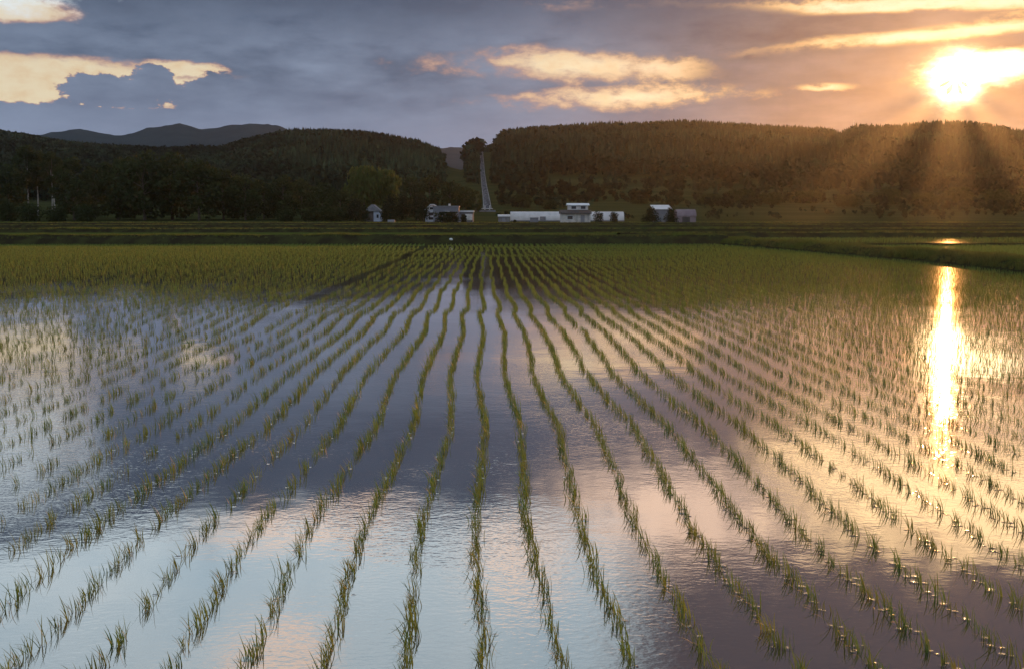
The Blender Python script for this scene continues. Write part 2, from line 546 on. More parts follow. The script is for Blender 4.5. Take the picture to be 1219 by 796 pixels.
def land(x, y):
    if y <= D_EDGE:
        return 0.0
    t = x / y
    L = float(np.interp(t, _lt_, _lz_)); Rr = float(np.interp(t, _rt_, _rz_))
    if y < 750:
        s = (y - D_EDGE) / (750 - D_EDGE)
        z = L * s ** 1.35
        k = s
        z += 1.6 * k * fbm(x, y, 0.008, 3, 4.0)
    elif y < RIDGE_D:
        s = (y - 750) / (RIDGE_D - 750)
        z = L + (Rr - L) * (1 - (1 - s) ** 1.45)
        z += (1.6 + 5.0 * s * (1 - s) * 4) * fbm(x, y, 0.006, 3, 4.0)
    else:
        s = min(1.0, (y - RIDGE_D) / 700)
        z = Rr * (1 - 1.02 * s * s * (3 - 2 * s)) + 1.6 * fbm(x, y, 0.006, 3, 4.0)
    if y > 415:                                          # the cutting the road climbs through
        c = abs(x - rt_(y) * y)
        k = 1 - min(1.0, max(0.0, (c - 6) / 16)); k *= min(1.0, (y - 415) / 25)
        if k > 0:
            k = k * k * (3 - 2 * k)
            z = z * (1 - k) + (road_z(min(y, 1290)) - 0.35) * k
    return z


def polar_grid(name, ts, ds, fn, mat):
    V = [(t * d, d, fn(t * d, d)) for d in ds for t in ts]
    n = len(ts)
    F = [(i * n + j, i * n + j + 1, (i + 1) * n + j + 1, (i + 1) * n + j) for i in range(len(ds) - 1) for j in range(n - 1)]
    return tag(link(name, mesh_np(name, np.array(V), np.array(F), smooth=True), mat), kind='structure')


sheet('ground', [(-3250, -50), (3250, -50), (3250, 3300), (-3250, 3300)], -0.03, M_GROUND)
polar_grid('hills', np.concatenate([np.linspace(-1.2, -0.5, 40)[:-1], np.linspace(-0.5, 0.55, 330), np.linspace(0.55, 1.3, 40)[1:]]),
           np.concatenate([np.linspace(D_EDGE, 750, 70)[:-1], np.linspace(750, 1300, 60)[:-1], np.linspace(1300, 2000, 24)]), lambda x, y: land(x, y) - 0.02, M_HILL)

# far mountains, distance haze painted in as blue
MT = [(-500, 160), (-200, 166), (-40, 158), (0, 155), (22, 157), (45, 160), (62, 158), (80, 155), (95, 154), (112, 158), (135, 161), (160, 159), (180, 153), (200, 149), (214, 147),
      (226, 149), (240, 154), (255, 153), (275, 149), (300, 147), (318, 147.5), (340, 154), (370, 164), (420, 172), (500, 175), (530, 175), (556, 176), (600, 184), (800, 196), (1300, 200)]
MT_D = 2650.0
_mt = [tan_at(p, 160) for p, _ in MT]; _mz = [zat(q, MT_D, p) for p, q in MT]


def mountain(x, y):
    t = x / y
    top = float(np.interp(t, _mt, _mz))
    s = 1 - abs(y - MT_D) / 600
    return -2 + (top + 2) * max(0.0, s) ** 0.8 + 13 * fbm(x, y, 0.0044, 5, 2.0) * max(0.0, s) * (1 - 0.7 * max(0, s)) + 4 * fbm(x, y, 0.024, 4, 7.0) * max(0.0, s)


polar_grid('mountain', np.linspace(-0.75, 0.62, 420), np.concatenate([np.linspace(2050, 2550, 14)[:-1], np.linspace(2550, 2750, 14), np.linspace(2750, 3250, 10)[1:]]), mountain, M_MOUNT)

# ------------------------------------------------------------------ paddies, banks
FAR_D = 74.4


def bank_x(d):                          # inner foot of the right-hand bank
    return float(np.interp(d, [-6, 10, 37, 46, 55, 66, 76, 90], [18.2, 18.3, 18.4, 18.65, 18.1, 17.2, 16.1, 14.5]))


ds = np.linspace(-6, FAR_D + 0.6, 40)
sheet('paddy_water', [(-60, -6)] + [(bank_x(d) + 0.5, d) for d in ds] + [(-60, FAR_D + 0.6)], 0.0, M_WATER)


def bank(name, path, prof, seed=0.0, step=0.8, rough=0.10, mat=None):
    """prof: list of (offset to the right of the path, height)"""
    P = [Vector((x, y, 0)) for x, y in path]
    pts = []
    for a, b in zip(P, P[1:]):
        n = max(2, int((b - a).length / step))
        pts += [a.lerp(b, i / n) for i in range(n)]
    pts.append(P[-1])
    V = []
    for i, p in enumerate(pts):
        d = (pts[min(i + 1, len(pts) - 1)] - pts[max(i - 1, 0)]).normalized()
        nrm = Vector((d.y, -d.x, 0))
        for o, h in prof:
            q = p + nrm * (o + rough * fbm(p.x, p.y, 0.5, 3, seed + o))
            V.append((q.x, q.y, h + (rough * fbm(q.x, q.y, 0.9, 3, seed + 3) if h > 0.02 else -0.02)))
    n = len(prof)
    F = [(i * n + j, i * n + j + 1, (i + 1) * n + j + 1, (i + 1) * n + j) for i in range(len(pts) - 1) for j in range(n - 1)]
    return tag(link(name, mesh_np(name, np.array(V), np.array(F), smooth=True), mat or M_SOIL), kind='structure')


bank('bank', [(17, FAR_D), (0, FAR_D), (-20, FAR_D), (-75, FAR_D + 0.1)], [(4.0, 0.0), (3.2, 0.50), (2.2, 0.60), (0.9, 0.60), (0.25, 0.34), (-0.15, -0.05)][::-1], 1.0)
right_path = [(bank_x(d), d) for d in (-6, 5, 15, 25, 31, 37, 42, 46, 50, 55, 60, 66, 71, FAR_D + 2.5)]
bank('bank', right_path, [(-0.1, -0.05), (0.25, 0.24), (0.7, 0.38), (1.4, 0.38), (1.9, 0.22), (2.4, 0.0)], 5.0)
# paddies and their banks past the right-hand bank
sheet('paddy_water', [(20.3, 36), (75, 36), (75, 70.2), (18.4, 70.2)], 0.0, M_WATER)
bank('bank', [(19.3, 70.5), (80, 71.5)], [(-0.1, -0.05), (0.3, 0.12), (0.9, 0.17), (1.5, 0.14), (2.1, 0.0)], 9.0, rough=0.05)
sheet('paddy_water', [(19, 74), (95, 75), (95, 96), (20, 96)], 0.0, M_WATER)
bank('bank', [(12, 97), (120, 97)], [(-0.1, -0.05), (0.4, 0.40), (1.5, 0.5), (2.6, 0.4), (3.4, 0.0)][::-1], 12.0)
# strips beyond the far bank
sheet('paddy_field', [(-140, 109), (150, 109), (150, 128), (-140, 128)], 0.02, M_FARRICE)
bank('bank', [(-150, 129), (150, 130)], [(-0.2, -0.05), (0.5, 0.42), (1.8, 0.5), (3.0, 0.40), (3.8, 0.0)][::-1], 15.0, 1.5)
sheet('paddy_field', [(-150, 150), (160, 150), (160, 176), (-150, 176)], 0.02, M_FARRICE)
bank('bank', [(-170, 178), (170, 179)], [(-0.2, -0.05), (0.8, 0.42), (2.5, 0.52), (4.0, 0.40), (5.0, 0.0)][::-1], 18.0, 2.0)
sheet('paddy_field', [(-190, 206), (60, 206), (60, 236), (-190, 236)], 0.02, M_FARRICE)
bank('bank', [(-230, 246), (230, 250)], [(-0.2, -0.05), (0.8, 0.32), (2.5, 0.42), (4.0, 0.30), (5.0, 0.0)][::-1], 21.0, 2.0)


# ------------------------------------------------------------------ plants in numpy
def leaf(base, az, lean, curl, L, w, segs, flat=False):
    """a grass blade: two verts a ring and a tip; triangles"""
    V, p = [], np.array(base, float)
    a = np.array([math.cos(az), math.sin(az), 0.0]); side = np.array([-a[1], a[0], 0.0])
    for i in range(segs):
        f = i / segs
        ww = w * (0.75 + 0.5 * f if f < 0.4 else 0.95 * (1 - (f - 0.4) / 0.75)) * 0.5
        V += [p - side * ww, p + side * ww]
        th = lean + curl * f ** 1.5
        p = p + (a * math.sin(th) + np.array([0, 0, 1.0]) * math.cos(th)) * (L / segs)
        if flat and p[2] < 0.006:
            p[2] = 0.006
    V.append(p)
    F = []
    for i in range(segs - 1):
        q = 2 * i
        F += [(q, q + 1, q + 3), (q, q + 3, q + 2)]
    q = 2 * (segs - 1)
    F.append((q, q + 1, q + 2))
    return np.array(V), np.array(F)


def tuft(n, segs, h, w, base_r, droop, wind=0.0, floaters=0, rnd=None):
    Vs, Fs, off = [], [], 0
    for i in range(n + floaters):
        az = rnd.uniform(0, 2 * math.pi)
        if i >= n:
            az = math.pi + rnd.normal(0, 0.5) if rnd.uniform() < 0.75 else rnd.uniform(0, 6.28)
            v, f = leaf((rnd.normal(0, base_r), rnd.normal(0, base_r), 0.0), az, rnd.uniform(0.7, 1.0), rnd.uniform(0.7, 1.0), h * rnd.uniform(0.7, 1.1), w * 0.8, segs, True)
        else:
            v, f = leaf((rnd.normal(0, base_r), rnd.normal(0, base_r), -0.01), az, abs(rnd.normal(0.12, 0.18)), rnd.uniform(0.05, droop), h * rnd.uniform(0.6, 1.15), w * rnd.uniform(0.7, 1.15), segs)
            v[:, 0] -= wind * np.clip(v[:, 2], 0, None) ** 1.5 / h ** 0.5
        Vs.append(v); Fs.append(f + off); off += len(v)
    return np.concatenate(Vs), np.concatenate(Fs)


rn = np.random.default_rng(3)
RICE_NEAR = [tuft(int(rn.integers(6, 15)), 6, 0.107 * rn.uniform(0.85, 1.15), 0.0052, 0.017, 1.1, 0.28, int(rn.integers(0, 3)), rn) for _ in range(28)]
RICE_MID = [tuft(int(rn.integers(6, 12)), 3, 0.107 * rn.uniform(0.85, 1.15), 0.0062, 0.018, 1.0, 0.28, int(rn.integers(0, 2)), rn) for _ in range(16)]
RICE_FAR = [tuft(int(rn.integers(4, 7)), 2, 0.098 * rn.uniform(0.9, 1.1), 0.0078, 0.009, 0.4, 0.10, 0, rn) for _ in range(10)]
GRASS = [tuft(26, 3, 0.42, 0.012, 0.10, 1.3, 0.12, 0, rn) for _ in range(8)]
GRASS_FAR = [tuft(18, 2, 0.45, 0.035, 0.22, 1.3, 0.1, 0, rn) for _ in range(6)]

# ------------------------------------------------------------------ rice in rows
SP, HILL = 0.335, 0.108


WOB_D = np.linspace(0, 80, 321)
WOB = np.array([mnoise.fractal(Vector((q * 0.30, 3.7, 0.2)), 0.9, 2.0, 4) for q in WOB_D])


def row_x(r, d):
    amp = 0.018 + 0.0026 * np.clip(d, 0, 60)
    ph = 0.35 * np.floor((r + 100) / 6)
    wob = amp * 1.5 * np.interp(d, WOB_D, WOB) + 0.02 * np.sin(d * 0.9 + ph * 2.0) + 0.012 * np.sin(d * 0.31 + r * 1.3)
    far = np.clip((d - 22) / 42, 0, 1)
    left = np.where(r < 0, 1 - 0.13 * far, 1.0)
    gap = np.where(r <= -12, -0.34 * np.clip((d - 14) / 12, 0, 1), 0.0) + np.where(r >= 11, 0.07 * np.clip((d - 10) / 12, 0, 1), 0.0)
    return SP * r * left + gap + wob


pos, rows_of = [], []
for r in range(-112, 60):
    n = int((FAR_D - 3.0) / HILL)
    d = 3.0 + (np.arange(n) + rng.uniform(0, 1)) * HILL + rng.normal(0, 0.018, n)
    x = row_x(float(r), d) + rng.normal(0, 0.009, n)
    keep = (x < np.interp(d, [0, 37, 46, 55, 66, 76], [18.1, 18.2, 18.4, 17.8, 16.9, 15.8])) & (d < FAR_D - 0.15)
    lo, hi = tan_at(0, 500) * d * 1.03 - 3.2, tan_at(1219, 500) * d * 1.03 + 3.2
    keep &= (x > lo) & (x < hi)
    # gaps: thinly planted stretches and missed hills
    thin = np.array([fbm(a, b, 0.16, 2, 3.0) for a, b in zip(x, d)]) if keep.any() else np.zeros(n)
    miss = 0.03 + 0.15 * np.clip(thin * 1.6, 0, 1) + (0.16 if r % 6 in (1, 2) and -40 < r < -3 else 0.0) + np.where(x < -2.5, 0.22, 0.0) * np.clip((52 - d) / 34, 0, 1)
    keep &= rng.uniform(0, 1, n) > miss
    pos.append(np.stack([x[keep], d[keep], np.full(keep.sum(), -0.002)], -1)); rows_of.append(np.full(keep.sum(), r))
pos = np.concatenate(pos); rows_of = np.concatenate(rows_of)

v = pos - np.array([0, 0, H_CAM])
w_ = v @ _fw
sx = PW / 2 + F_PX * (v @ _rt) / w_; sy = PH / 2 - F_PX * (v @ _up) / w_
cand = np.nonzero((sx > -4) & (sx < PW + 4) & (sy < PH + 8))[0]
near_idx = cand[np.argsort(pos[cand, 1])][:300]
mask = np.zeros(len(pos), bool); mask[near_idx] = True

ORD = 'first second third fourth fifth sixth seventh eighth ninth tenth eleventh twelfth thirteenth fourteenth fifteenth sixteenth seventeenth eighteenth nineteenth twentieth'.split()
TENS = {2: 'twenty', 3: 'thirty', 4: 'forty', 5: 'fifty'}


def ordinal(n):
    if n <= 20:
        return ORD[n - 1]
    return {30: 'thirtieth', 40: 'fortieth', 50: 'fiftieth'}.get(n) or f'{TENS[n // 10]}-{ORD[n % 10 - 1]}'


def rice_mesh(k):
    V, F = RICE_NEAR[k]
    h = rn.uniform(0, 1)
    t = np.ones((len(V), 4)); t[:, :3] *= rn.uniform(0.85, 1.15) * ((1 - h) * np.array([1.15, 1.0, 0.9]) + h * np.array([0.85, 1.0, 0.9]))
    me = mesh_np('rice_seedling', V, F, t); me.materials.append(M_RICE)
    return me


rice_meshes = [rice_mesh(k) for k in range(len(RICE_NEAR))]
zc = rng.normal(0, 0.45, len(pos))
for r in sorted(set(rows_of[near_idx])):
    ids = [i for i in near_idx if rows_of[i] == r]
    ids.sort(key=lambda i: pos[i, 1])
    place = 'the straight centre row' if r == 0 else f"{ordinal(abs(int(r)))} row {'left' if r < 0 else 'right'} of the centre row"
    for q, i in enumerate(ids):
        k = int(rng.integers(0, len(rice_meshes)))
        o = link('rice_seedling', rice_meshes[k])
        o.location = pos[i]
        sc = float(rng.uniform(0.82, 1.18))
        o.scale = (sc, sc, sc); o.rotation_euler = (0, 0, float(zc[i]))
        tag(o, f'green rice seedling, {ordinal(q + 1)} from the near end of {place}', 'rice seedling', 'rice seedlings nearest the camera')

rest = np.nonzero(~mask)[0]
dd = pos[rest, 1]
HUE = ([1.06, 1.02, 0.90], [0.80, 1.0, 0.98])
lod = np.where(dd < 13, 0, np.where(dd < 30, 1, 2))
allv = RICE_NEAR + RICE_MID + RICE_FAR
which = np.where(lod == 0, rng.integers(0, 28, len(rest)), np.where(lod == 1, 28 + rng.integers(0, 16, len(rest)), 44 + rng.integers(0, 10, len(rest))))
scatter('rice_plants', allv, pos[rest], M_RICE, (0.82, 1.18), which, hue=HUE, zrot=zc[rest])

# the water drawn up and ruffled round the stems
def ripple_disc(rnd):
    V, F = [], []
    nr, na = 6, 12
    R0 = rnd.uniform(0.014, 0.028)
    ph = rnd.uniform(0, 6.28, 4)
    V.append((0, 0, 0.0022))
    for i in range(1, nr + 1):
        r = R0 * i / nr
        for j in range(na):
            a = 6.2832 * j / na
            fall = 1 - (i / nr) ** 2
            z = 0.0003 + fall * (0.0016 * math.exp(-r / 0.006) + 0.00022 * (math.cos(r * 6.28 / 0.012 + ph[0]) * (1 + 0.6 * math.cos(2 * a + ph[1])) + 0.5 * math.cos(3 * a + ph[2])) + 0.0003)
            V.append((r * math.cos(a), r * math.sin(a), max(z, 0.0003)))
    F += [(0, 1 + j, 1 + (j + 1) % na) for j in range(na)]
    for i in range(nr - 1):
        for j in range(na):
            a, b = 1 + i * na + j, 1 + i * na + (j + 1) % na
            F += [(a, a + na, b + na), (a, b + na, b)]
    return np.array(V), np.array(F)


RIPPLE = [ripple_disc(rn) for _ in range(10)]
near_pos = pos[(pos[:, 1] < 12) & (rng.uniform(0, 1, len(pos)) < np.where(pos[:, 0] > 1.0, 0.9, 0.4))].copy()
near_pos = np.concatenate([near_pos, near_pos[near_pos[:, 0] > 1.0]])
near_pos[:, :2] += rng.normal(0, 0.016, (len(near_pos), 2))
near_pos[:, 2] = 0.0004
rip = scatter('water_ripples', RIPPLE, near_pos, M_WATER, (0.8, 1.2))
rip.data.polygons.foreach_set('use_smooth', np.ones(len(rip.data.polygons), bool))

# rice of the paddies on the right, in rows that run across
p2 = []
for yy in np.arange(37, 69.8, 0.24):
    xx = np.arange(20.4, 48, 0.15)
    p2.append(np.stack([xx + rng.normal(0, 0.04, len(xx)), yy + rng.normal(0, 0.05, len(xx)), np.zeros(len(xx))], -1))
for yy in np.arange(80.5, 95, 0.4):
    xx = np.arange(20.6, 60, 0.3)
    p2.append(np.stack([xx + rng.normal(0, 0.05, len(xx)), yy + rng.normal(0, 0.05, len(xx)), np.zeros(len(xx))], -1))
p2 = np.concatenate(p2)
p2 = p2[p2[:, 0] < p2[:, 1] * 0.6]
scatter('rice_plants', RICE_FAR, p2, M_RICE, (1.3, 1.9), hue=HUE)


# grass on the banks
def along(path, n, prof_h, width):
    P = np.array(path, float)
    L = np.concatenate([[0], np.cumsum(np.linalg.norm(np.diff(P, axis=0), axis=1))])
    s_ = rng.uniform(0, L[-1], n)
    x, y = np.interp(s_, L, P[:, 0]), np.interp(s_, L, P[:, 1])
    dx, dy = np.gradient(P[:, 0], L), np.gradient(P[:, 1], L)
    nx, ny = np.interp(s_, L, dy), -np.interp(s_, L, dx)
    o = rng.uniform(width[0], width[1], n)
    h = np.interp(o, [a for a, _ in prof_h], [b for _, b in prof_h])
    return np.stack([x + nx * o, y + ny * o, h], -1)


g = along(right_path[4:], 5200, [(-0.1, 0.0), (0.25, 0.2), (0.7, 0.34), (1.4, 0.34), (2.4, 0.0)], (0.0, 2.1))
gs = np.array([0.36 + 0.42 * max(0, 0.35 + fbm(a, b, 0.35, 3, 8.0)) for a, b, c in g])
scatter('grass', GRASS, g, M_GRASS, fixed_scale=gs, hue=([1.15, 1.0, 0.8], [0.8, 0.95, 0.9]), spread=0.2)
g = along([(-50, FAR_D), (0, FAR_D), (17, FAR_D)], 5200, [(-4, 0), (-3.2, 0.46), (-0.9, 0.54), (-0.25, 0.30), (0.15, 0.0)][::1], (-3.2, -0.3))
# rows of finer growth on top, bare soil face towards the paddy
keep = (g[:, 1] > FAR_D + 0.7) | (rng.uniform(0, 1, len(g)) < 0.08)
g = g[keep]
gs = np.array([0.30 + 0.35 * max(0, 0.5 + fbm(a, b, 0.25, 3, 2.0)) for a, b, c in g])
scatter('grass', GRASS, g, M_GRASS, fixed_scale=gs, hue=([1.2, 1.05, 0.8], [0.8, 1.0, 0.9]), spread=0.2)
gg = []
for (x0, x1, y0, y1, zt, n) in ((18.5, 60, 70.8, 72.2, 0.05, 900), (10, 75, 94.5, 96.5, 0.42, 1800), (-75, 85, 126, 129.5, 0.4, 3600), (-95, 105, 175, 178, 0.4, 3000), (-130, 140, 242, 249, 0.3, 3200),
                            (-80, 90, 80, 106, 0.0, 4200), (-90, 100, 132, 149, 0.0, 3000), (-120, 120, 180, 205, 0.0, 3500), (-190, 200, 252, 290, 0.0, 7000), (-230, 240, 290, 350, 0.0, 11000)):
    x = rng.uniform(x0, x1, n); y = rng.uniform(y0, y1, n)
    gg.append(np.stack([x, y, np.full(n, zt)], -1))
gg = np.concatenate(gg)
gs = np.array([(0.20 if b < 73 else 0.34) + 0.45 * max(0, 0.2 + fbm(a, b, 0.09, 3, 12.0)) for a, b, c in gg])
scatter('grass', GRASS_FAR, gg, M_GRASS, fixed_scale=gs, hue=([1.25, 1.05, 0.8], [0.7, 0.9, 0.9]), spread=0.25)


# ------------------------------------------------------------------ the forest on the hills
def conifer_np(rnd, h=1.0, r=0.24, tiers=5, n=7):
    V, F = [], []
    for k in range(tiers):
        z0 = h * (0.10 + 0.72 * k / tiers); z1 = min(h, z0 + h * (0.36 - 0.02 * k))
        rr = r * (1 - 0.80 * k / tiers)
        b = len(V)
        V.append((rnd.normal(0, 0.01), rnd.normal(0, 0.01), z1))
        a0 = rnd.uniform(0, 6.28)
        for j in range(n):
            q = rr * rnd.uniform(0.65, 1.25)
            V.append((q * math.cos(a0 + 6.283 * j / n), q * math.sin(a0 + 6.283 * j / n), z0 + rnd.normal(0, 0.025)))
        F += [(b, b + 1 + j, b + 1 + (j + 1) % n) for j in range(n)]
    return np.array(V), np.array(F)


def blob_np(rnd, n=46, r=0.36, h=1.0, size=0.17):
    V, F = [], []
    cs = [np.array([rnd.normal(0, r * 0.42), rnd.normal(0, r * 0.42), h * rnd.uniform(0.38, 0.78)]) for _ in range(5)]
    for i in range(n):
        d = rnd.normal(0, 1, 3); d /= np.linalg.norm(d)
        c = cs[i % 5] + d * np.array([r * 0.55, r * 0.55, h * 0.24]) * rnd.uniform(0.55, 1.05)
        a = rnd.normal(0, 1, 3); a /= np.linalg.norm(a)
        b_ = np.cross(a, rnd.normal(0, 1, 3)); b_ /= np.linalg.norm(b_)
        s_ = size * rnd.uniform(0.6, 1.2)
        k = len(V)
        V += [c + a * s_, c + b_ * s_, c - a * s_ * 0.8, c - b_ * s_]
        F += [(k, k + 1, k + 2), (k, k + 2, k + 3)]
    return np.array(V), np.array(F)


rf = np.random.default_rng(21)
FOREST = [conifer_np(rf, 1.0, rf.uniform(0.14, 0.22)) for _ in range(8)] + [blob_np(rf) for _ in range(8)]
T_ROAD = tan_at(578, 220)
N_F = 30000
tt = rf.uniform(tan_at(-90, 180), tan_at(1330, 180), N_F)
dd = np.sqrt(rf.uniform(0, 1, N_F) * (1420.0 ** 2 - 620.0 ** 2) + 620.0 ** 2)
px_of = PW / 2 + 0 * tt
fp, fw, fs = [], [], []
T = lambda p: tan_at(p, 200)
for t, d in zip(tt, dd):
    x = t * d
    z = land(x, d)
    Rr = float(np.interp(t, _rt_, _rz_))
    py = project((x, d, z))[1]
    nz = fbm(x, d, 0.006, 3, 1.0)
    if abs(t - T_ROAD) < 0.0055 + 0.0035 * max(0, (900 - d) / 300) and d < 1290:
        continue
    if T(528) < t < T(554) and py > 188 and d < 1270:
        continue                                        # the open saddle between the hills
    if T(525) < t < T(556) and d >= 1230:
        continue
    edge = 735 + 90 * nz if t > T_ROAD else (790 + 160 * nz if t > T(330) else 640 + 90 * nz)
    if d < edge and rf.uniform() > 0.04:
        continue
    con = 0.94 if (t > T(340) and d > 820) else (0.55 if t > T(330) else 0.22)
    fp.append((x, d, z - 0.3)); ic = rf.uniform() < con
    fw.append(rf.integers(0, 8) if ic else 8 + rf.integers(0, 8))
    fs.append((rf.uniform(8.0, 13.0) if d > 1230 else rf.uniform(8.0, 12.5)) if ic else rf.uniform(7.5, 11.5))
for _ in range(26):                                     # the dark clump left of the road
    t, d = rf.normal(T(561.5), 0.0022), rf.uniform(1120, 1220)
    fp.append((t * d, d, land(t * d, d) - 0.5)); fw.append(8 + rf.integers(0, 8)); fs.append(rf.uniform(14, 22))
for _ in range(1000):                                    # scrub and hedges on the lower slopes
    row = rf.integers(0, 8); d = 480 + row * 40 + rf.normal(0, 5)
    t = rf.uniform(T(588), T(1300))
    if fbm(t * 900, d, 0.012, 2, 6.0) < -0.08:
        continue
    fp.append((t * d, d, land(t * d, d) - 0.3)); fw.append(8 + rf.integers(0, 8)); fs.append(rf.uniform(2.5, 6.0))
for _ in range(420):                                    # low scrub along the terrace edges nearest the meadow
    d = 372 + 26 * rf.integers(0, 5) + rf.normal(0, 2.5); t = rf.uniform(T(590), T(1300))
    if fbm(t * 700, d, 0.016, 2, 9.0) > 0.0 and abs(t - T(800)) > 0.03:
        fp.append((t * d, d, land(t * d, d) - 0.2)); fw.append(8 + rf.integers(0, 8)); fs.append(rf.uniform(1.0, 2.8))
stand = np.array([np.clip(1.0 + 0.9 * fbm(a, b, 0.0075, 3, 31.0), 0.45, 1.7) for a, b, c in fp])     # stands of different age and kind
scatter('forest', FOREST, np.array(fp), M_CONIFER, brx=stand, which=np.array(fw), fixed_scale=np.array(fs), spread=0.22, hue=([1.15, 0.98, 0.9], [0.82, 1.02, 0.95]))

# the road climbing through the cutting
rv = []
def ribbon(name, off0, off1, lift, mat, under=0.0):
    V = []
    for d in dl:
        x = rt_(d) * d
        V += [(x + off0, d, road_z(d) + lift), (x + off1, d, road_z(d) + lift)]
    F = [(2 * i, 2 * i + 1, 2 * i + 3, 2 * i + 2) for i in range(len(dl) - 1)]
    return tag(link(name, mesh_np(name, np.array(V), np.array(F)), mat), kind='structure')


ribbon('road', -1.7, 1.7, 0.45, M_ROAD)
ribbon('road_marking', -1.62, -1.53, 0.48, M_LINE)
ribbon('road_marking', 1.53, 1.62, 0.48, M_LINE)

# ------------------------------------------------------------------ single trees
def tree_parts(kind, h, w, seed):
    """returns (trunk mesh, crown mesh) for a tree of that height and width"""
    rnd = np.random.default_rng(seed)
    mb = MB()
    base = {'birch': 0.40, 'broad': 0.02, 'willow': 0.22, 'dark': 0.10, 'bush': 0.05, 'cone': 0.04}[kind]
    tr = h * (0.011 if kind == 'birch' else 0.020)
    top = h * (0.9 if kind in ('cone', 'dark') else (0.70 if kind == 'birch' else 0.7))
    lean = rnd.normal(0, 0.03)
    mb.tube([(lean * h * f, 0.01 * h * math.sin(5 * f), top * f) for f in (0, 0.25, 0.5, 0.75, 1.0)], [tr * 1.25, tr, tr * 0.8, tr * 0.5, tr * 0.15], 7)
    limbs = MB() if kind == 'birch' else mb
    blobs = []
    nb = 11 if kind != 'bush' else 7
    for i in range(nb):
        f = (i + rnd.uniform(0, 0.8)) / nb
        z = h * (base + (1 - base) * (0.10 + 0.80 * f))
        if kind in ('dark', 'cone'):
            rr = w * 0.5 * (1 - f) ** 0.65 * 0.75
        else:
            rr = w * 0.5 * math.sin(math.pi * (0.12 + 0.80 * f)) ** 0.7 * 0.70
        a = i * 2.4 + rnd.uniform(-0.4, 0.4)
        c = np.array([rr * math.cos(a) + lean * z, rr * math.sin(a), z])
        blobs.append((c, (w * rnd.uniform(0.17, 0.26) if kind not in ('cone',) else w * (0.30 - 0.16 * f))))
        if kind not in ('bush', 'cone'):
            s0 = np.array([lean * z * 0.7, 0, max(0.1 * h, z * 0.72)])
            limbs.tube([tuple(s0), tuple((s0 + c) / 2 + np.array([0, 0, -0.02 * h])), tuple(c)], [tr * 0.45, tr * 0.3, tr * 0.1], 5)
    if kind in ('dark', 'cone', 'bush'):
        for i in range(5):
            f = i / 5
            blobs.append((np.array([0, 0, h * (base + (1 - base) * (0.12 + 0.72 * f))]), w * (0.36 if kind == 'bush' else 0.36 * (1 - 0.65 * f))))
    trunk = mb if kind != 'birch' else (mb, limbs)
    n = {'birch': 3000, 'broad': 2100, 'willow': 2000, 'dark': 1900, 'bush': 1300, 'cone': 1700}[kind]
    size = max(0.12, w * 0.034)
    V, F = [], []
    wt = np.array([b[1] ** 2 for b in blobs]); wt /= wt.sum()
    ci = rnd.choice(len(blobs), n, p=wt)
    for k in ci:
        c, br = blobs[k]
        d = rnd.normal(0, 1, 3); d /= np.linalg.norm(d)
        p = c + d * br * np.array([1, 1, 0.85 if kind not in ('willow',) else 1.15]) * rnd.uniform(0.45, 1.08)
        if p[2] < 0.03 * h:
            p[2] = 0.03 * h + rnd.uniform(0, 0.05) * h
        if p[2] > h:
            p[2] = h
        a = rnd.normal(0, 1, 3); a /= np.linalg.norm(a)
        if kind == 'willow':
            a = np.array([a[0] * 0.3, a[1] * 0.3, 1.4])
        b_ = np.cross(a, rnd.normal(0, 1, 3)); b_ /= np.linalg.norm(b_)
        s_ = size * rnd.uniform(0.6, 1.5)
        i0 = len(V)
        V += [p + a * s_, p + b_ * s_ * 0.7, p - a * s_, p - b_ * s_ * 0.7]
        F.append((i0, i0 + 1, i0 + 2, i0 + 3))
    return trunk, mesh_np('crown', np.array(V), np.array(F))


def tree(name, kind, px, top, base_py, wpx, D, label, seed, group=None, leaf_mat=None, cat='tree'):
    x = tan_at(px, 250) * D
    z0 = land(x, D)
    h = zat(top, D, px) - z0
    w = wpx * D / F_PX
    t = thing(name, label, cat, (x, D, z0 - 0.05), 0.0, group)
    mb, crown = tree_parts(kind, h, w, seed)
    if kind == 'birch':
        mb, limbs = mb
        limbs.build('limb', M_BARK, t)
    mb.build('trunk' if kind not in ('bush',) else 'stem', M_BIRCH if kind == 'birch' else M_BARK, t)
    link('crown' if kind != 'bush' else 'foliage', crown, leaf_mat or {'willow': M_LEAFL, 'dark': M_LEAFD, 'cone': M_LEAFD, 'bush': M_LEAFD}.get(kind, M_LEAF), t)
    return t


belt = [  # px, top, width px, distance, kind
    (-28, 186, 60, 372, 'broad'), (12, 196, 50, 392, 'broad'), (88, 188, 52, 365, 'broad'), (112, 197, 40, 392, 'broad'), (140, 186, 58, 372, 'broad'), (172, 180, 66, 364, 'broad'),
    (205, 183, 62, 370, 'broad'), (237, 191, 58, 362, 'broad'), (266, 198, 50, 370, 'broad'), (292, 207, 46, 364, 'broad'), (314, 216, 36, 378, 'broad'), (338, 208, 38, 372, 'broad'),
    (360, 213, 36, 384, 'broad'), (384, 219, 40, 370, 'broad'), (406, 226, 36, 362, 'broad')]
for i, (px, top, w, D, k) in enumerate(belt):
    look = 'tall dark' if top < 192 else ('dark rounded' if top < 210 else 'low dark')
    tree('broadleaf_tree', k, px, top, 260, w, D, f'{look} broadleaf tree, {ordinal(i + 1)} from the left in the belt behind the meadow', 40 + i, 'trees of the dark belt')
birches = [(33, 172, 34, 402, 'pale trunked birch standing alone at the far left of the meadow edge'), (45, 176, 30, 408, 'slim birch just right of the leftmost pale trunked birch'),
           (61, 181, 24, 398, 'thin birch with a bare pale trunk left of the tallest bare trunk'), (66, 178, 26, 386, 'birch with the brightest bare trunk, beside the left end of the dark belt')]
